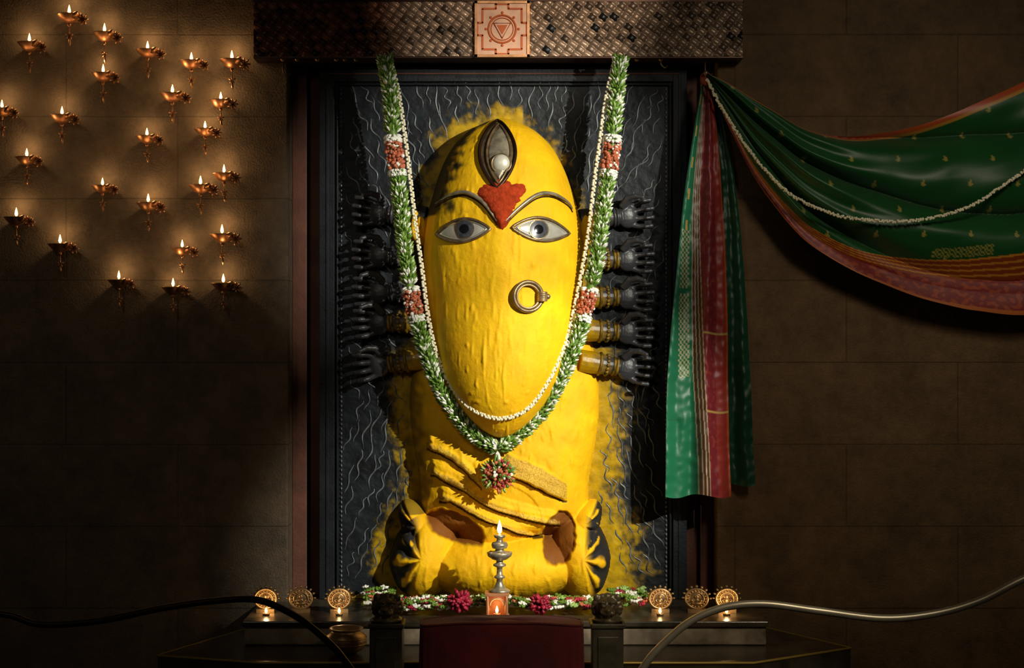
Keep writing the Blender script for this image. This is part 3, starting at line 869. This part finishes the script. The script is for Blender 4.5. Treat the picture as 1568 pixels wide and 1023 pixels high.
# ---------------- standing lamp & box ----------------
yb2=-.63;cx=X(761,yb2)
bxo=MB();z0=.5
bxo.box((cx,yb2,z0+.008),(.13,.12,.016),0);bxo.box((cx,yb2,z0+.132),(.13,.12,.016),0)
for s in(-1,1): bxo.box((cx+s*.05,yb2,z0+.07),(.018,.10,.115),0);bxo.tube([(cx+s*.05,yb2-.055,z0+.015),(cx+s*.05,yb2-.055,z0+.125)],.008,8,0)
bxo.box((cx,yb2+.045,z0+.07),(.1,.01,.115),0)
arc=[Vector((cx+.038*math.cos(a),yb2-.05,z0+.075+.04*math.sin(a))) for a in [math.pi*k/12 for k in range(13)]]
bxo.tube(arc,.006,6,0)
bxo.lathe([(.001,.016),(.018,.018),(.022,.03),(.018,.03),(.001,.026)],(cx,yb2-.02,z0),0,14)
bxo.lathe([(.001,.03),(.006,.036),(.008,.046),(.005,.058),(.0005,.07)],(cx,yb2-.02,z0),1,12)
bo=bxo.make('shrine_lamp_box',[M['box'],M['flame']],bevel=.002)
plight('flame_light_box',(cx,yb2-.05,z0+.075),.12,bo)
mb=MB()
prof=[(0,0),(.042,0),(.044,.006),(.036,.012),(.026,.016),(.020,.03),(.013,.045),(.012,.06),(.022,.066),(.022,.074),(.013,.080),(.011,.10),(.012,.115),(.026,.122),(.026,.13),(.014,.136),(.014,.148),(.030,.153),(.048,.168),(.052,.180),(.050,.186),(.034,.188),(.020,.192),(.016,.202),(.030,.206),(.034,.22),(.030,.232),(.014,.236),(.012,.25),(.022,.256),(.024,.266),(.010,.27),(.001,.272)]
prof=[(a*1.3,b*1.12) for a,b in prof]
mb.lathe(prof,mi=0,seg=28)
for q in range(5):
    a=q*2*math.pi/5;mb.sph((.055*math.cos(a),.055*math.sin(a),.205),(.012,.012,.008),0)
mb.lathe([(.001,.305),(.010,.314),(.013,.328),(.010,.348),(.004,.366),(.0005,.378)],mi=1,seg=14)
lo=mb.make('standing_oil_lamp',[M['lampmetal'],M['flame']],loc=(X(765,yb2),yb2,.6405))
plight('flame_light',(0,-.01,.398),.8,lo,r=.012)
# ---------------- medallions ----------------
mb=MB()
mb.lathe([(.001,-.006),(.054,-.006),(.056,0),(.054,.006),(.001,.006)],(0,0,.075),0,28,RX)
mb.torus((0,-.008,.075),.052,.006,0,RX);mb.torus((0,-.008,.075),.034,.004,0,RX)
for q in range(18):
    a=2*math.pi*q/18;mb.sph((.043*math.cos(a),-.008,.075+.043*math.sin(a)),.0055,0,8,6)
for q in range(9):
    a=math.pi*(q/8);petal(mb,Vector((.054*math.cos(a),0,.075+.054*math.sin(a))),Vector((math.cos(a),0,math.sin(a)+.15)),.02,.007,0)
mb.sph((0,-.012,.088),(.011,.01,.013),0);mb.sph((0,-.010,.066),(.016,.01,.016),0);mb.tube([(-.022,-.012,.055),(0,-.018,.05),(.022,-.012,.055)],.007,8,0)
mb.tube([(-.014,-.012,.076),(-.024,-.016,.066),(-.014,-.018,.06)],.005,6,0);mb.tube([(.014,-.012,.076),(.024,-.016,.066),(.014,-.018,.06)],.005,6,0)
mb.box((0,0,.010),(.085,.04,.02),0)
medme=mb.mesh('brass_medallion',[M['brass']])
tl=MB();tl.lathe([(.001,0),(.018,0),(.021,.012),(.018,.012),(.001,.008)],mi=0,seg=16);tl.lathe([(.001,.010),(.0065,.017),(.0075,.025),(.005,.033),(.0005,.042)],mi=1,seg=12)
tlme=tl.mesh('tealight',[M['brass'],M['flame']])
ym=-.45;c=0
for i,(u,t) in enumerate(((407,1),(461,0),(519,1),(1011,1),(1067,0),(1113,1))):
    o=obj('brass_medallion' if i==0 else 'brass_medallion.%03d'%i,medme,loc=(clamp(X(u,ym),-1.36,1.29),ym,.5)); o.scale=(1.12,1.1,1.0)
    o.rotation_euler=(0,0,random.uniform(-.2,.2))
    if t:
        x=clamp(X(u,ym-.1),-1.36,1.29)
        q=obj('tealight' if c==0 else 'tealight.%03d'%c,tlme,loc=(x,ym-.09,.5));c+=1
        plight('flame_light_t%d'%i,(0,-.0,.055),.60 if i in(0,5) else .18,q)
# ---------------- flowers at feet ----------------
def flower(mb,c,r,mi,n=8):
    for k in range(n):
        a=2*math.pi*k/n+random.random();d=Vector((math.cos(a),math.sin(a)*.8-.3,random.uniform(.2,.9)))
        petal(mb,c,d,r,r*.28,mi)
    mb.sph(c+Vector((0,-.1*r,.3*r)),r*.3,mi,6,4)
mb=MB()
for k in range(620):
    u=random.uniform(556,988);y=random.uniform(-.60,-.36)
    if abs(X(u,y)-X(765,y))<.1 and y<-.5: continue
    side=abs(u-768)>165
    if side: y=random.uniform(-.5,-.05)
    z=.534+random.uniform(0,.04)
    g=u>880
    mi=random.choices([0,1,2,3,4],[ .42,.24,.30 if g else .08,.05,.16])[0]
    flower(mb,Vector((X(u,y),y,z)),random.uniform(.020,.032),mi)
for uu,vv,rr in ((703,926,.070),(826,934,.062)):
    c=P(uu,vv,-.6); c.z=max(c.z,.5+rr*1.15)
    for k in range(150):
        d=rv();petal(mb,c+d*rr*.5*random.random(),d,rr*.65,rr*.16,4)
mb.make('flower_offerings',[M['green'],M['white'],M['green2'],M['orange'],M['red']])
# ---------------- gate posts with lion heads ----------------
def lion():
    mb=MB()
    mb.sph((0,0,.07),(.058,.055,.055),0);mb.sph((0,-.05,.055),(.036,.035,.03),0);mb.sph((0,-.045,.030),(.028,.028,.014),0);mb.sph((0,-.08,.066),(.014,.01,.01),0)
    for s in(-1,1):
        mb.sph((s*.024,-.046,.086),(.014,.012,.012),0);mb.sph((s*.05,.0,.118),(.018,.012,.022),0);mb.sph((s*.018,-.07,.05),(.016,.014,.013),0)
        mb.tube([(s*.01,-.05,.1),(s*.03,-.05,.104),(s*.045,-.035,.095)],.007,8,0)
    for k in range(16):
        a=2*math.pi*k/16;mb.sph((.062*math.cos(a),.012,.068+.056*math.sin(a)),(.020,.024,.020),0,8,6)
    mb.lathe([(0,0),(.075,0),(.075,.014),(.05,.024),(.001,.03)],mi=0)
    return remeshed(mb,'lion_head',.0045,[M['lion']],1)
lm=lion();yp=-1.3
for i,(a,b) in enumerate(((565,620),(903,956))):
    e=empty('lion_gate_post' if i==0 else 'lion_gate_post.001')
    mb=MB();x0,x1=X(a,yp),X(b,yp);zt2=Z(951,yp);cxp=(x0+x1)/2;wd=x1-x0
    mb.box((cxp,yp,zt2/2),(wd*.9,wd*.9,zt2),0);mb.box((cxp,yp,zt2-.012),(wd,wd,.024),0);mb.box((cxp,yp,.03),(wd,wd,.06),0)
    mb.box((cxp,yp-wd*.45,zt2*.55),(wd*.6,.012,zt2*.7),0)
    mb.make('post',[M['post']],e,bevel=.006)
    o=obj('lion_head',lm,e,loc=(cxp,yp,zt2)); o.scale=(1.0,1,.95)
# ---------------- maroon cloth draped stand ----------------
mb=MB();yt0,yt1=-1.4,-1.2;zc=.60;xa,xb=X(643,-1.4),X(893,-1.4)
n=110;per=[]
cxm=(xa+xb)/2;hw=(xb-xa)/2;cy=(yt0+yt1)/2;hd=.1
for k in range(n):
    a=2*math.pi*k/n;c_,s_=math.cos(a),math.sin(a)
    per.append((cxm+hw*math.copysign(abs(c_)**.22,c_),cy+hd*math.copysign(abs(s_)**.3,s_)))
rowsz=[(.0,0),(.97,0),(1.0,-.006),(1.01,-.03),(1.015,-.10),(1.02,-.25),(1.025,-.42),(1.03,-.59)]
vs=[];fs=[]
for r,dz in rowsz:
    for k,(x,y) in enumerate(per):
        w=1+.012*(-dz/.5)*math.sin(k*1.05)
        zz=zc+dz+.022*math.cos((x-cxm)/hw*1.5)*(1 if dz>-.1 else .3)
        vs.append((cxm+(x-cxm)*r*(w if r>1 else 1),cy+(y-cy)*r*(1 if r<=1 else 1+(r-1)*3+.5*(w-1)*8),max(zz,.004)))
for j in range(len(rowsz)-1):
    for k in range(n):
        l=(k+1)%n;fs.append((j*n+k,j*n+l,(j+1)*n+l,(j+1)*n+k))
mb.add(vs,fs,0)
mb.tube([Vector(v)+Vector((0,0,.002)) for v in vs[2*n:3*n]],.006,6,0,closed=True)
mb.make('maroon_cloth_covered_stand',[M['redcloth']])
# ---------------- pipe railings ----------------
yr=-2.0
def P2(u,v): return P(u,v,yr)
lp=[(-260,1205),(-240,1000),(-160,935),(0,940),(60,956),(150,951),(250,931),(330,920),(395,919),(450,942),(490,972),(525,1008),(550,1060),(558,1205)]
rp=[(976,1205),(965,1070),(988,1018),(1020,982),(1060,950),(1110,930),(1170,925),(1250,935),(1350,947),(1430,940),(1500,920),(1568,886),(1680,840),(1780,880),(1800,1000),(1805,1205)]
mb=MB();mb.tube(spline([P2(*p) for p in lp],.03),.0155,14,0)
for p in(lp[0],lp[-1]): q=P2(*p);mb.lathe([(.05,0),(.05,.01),(.018,.014)],(q.x,q.y,.0),0)
mb.make('pipe_railing',[M['blackpipe']])
mb=MB();mb.tube(spline([P2(*p) for p in rp],.03),.0175,14,0)
for p in(rp[0],rp[-1]): q=P2(*p);mb.lathe([(.05,0),(.05,.01),(.018,.014)],(q.x,q.y,.0),0)
mb.make('pipe_railing.001',[M['steel']])
mb=MB();mb.lathe([(.001,0),(.05,0),(.085,.02),(.105,.055),(.10,.09),(.075,.108),(.07,.115),(.085,.124),(.088,.128),(.078,.127),(.06,.11),(.001,.10)],mi=0,seg=32)
for zz in(.05,.08): mb.torus((0,0,zz),.104,.003,0)
mb.make('brass_pot',[M['brass']],loc=(X(530,-.9),-.9,.372))

# ---------------- lights ----------------
def spot(name,loc,tgt,e,ang,blend,col,r):
    l=bpy.data.lights.new(name,'SPOT');l.energy=e;l.spot_size=math.radians(ang);l.spot_blend=blend;l.color=col;l.shadow_soft_size=r
    o=bpy.data.objects.new(name,l);bpy.context.collection.objects.link(o);o.location=loc
    o.rotation_euler=(Vector(tgt)-Vector(loc)).to_track_quat('-Z','Y').to_euler();return o
spot('spotlight_key',(3.4,-5.0,4.0),(-.14,0,2.70),1800,19.5,.8,(1,.95,.84),.04)
spot('spotlight_key_low',(3.4,-5.0,4.0),(-.03,-.1,1.05),2250,20.5,.8,(1,.95,.84),.04)
spot('spotlight_fill',(-1.2,-6.5,4.2),(.1,0,2.5),110,26,.9,(1.,.95,.88),.1)
spot('added_fill_sari',(2.2,-4.5,4.3),(2.1,-.2,2.75),135,52,1.,(1,.9,.74),.3)  # added soft lamp out of view, brightens the sari
spot('added_fill_wall',(2.6,-5.5,4.2),(2.4,0,1.4),130,44,1.,(1,.82,.58),.4)  # added fill out of view, lifts the right wall
spot('added_fill_wall_left',(-2.6,-5.5,4.2),(-2.0,0,1.8),60,46,1.,(1,.84,.64),.4)  # added fill out of view, lifts the left wall
spot('added_fill_beam',(1.2,-3.5,4.4),(.1,-.2,4.0),260,28,.9,(1,.86,.70),.06)  # added lamp out of view, brightens the beam the key misses
spot('added_fill_altar',(2.6,-5.2,4.0),(.6,-1.2,.40),260,28,1.,(1,.85,.62),.15)  # added lamp out of view, brightens the railing and lower altar
w=bpy.data.worlds.new('World');bpy.context.scene.world=w;w.use_nodes=True
w.node_tree.nodes['Background'].inputs[0].default_value=(1,.82,.62,1);w.node_tree.nodes['Background'].inputs[1].default_value=.018
bpy.context.scene.view_settings.view_transform='Standard'
# ---------------- camera ----------------
cam=bpy.data.cameras.new('camera');co=bpy.data.objects.new('camera',cam);bpy.context.collection.objects.link(co)
co.location=(0,-D,CZ);co.rotation_euler=(math.pi/2,0,0);cam.sensor_width=36;cam.lens=36*D/(1568/S)
bpy.context.scene.camera=co
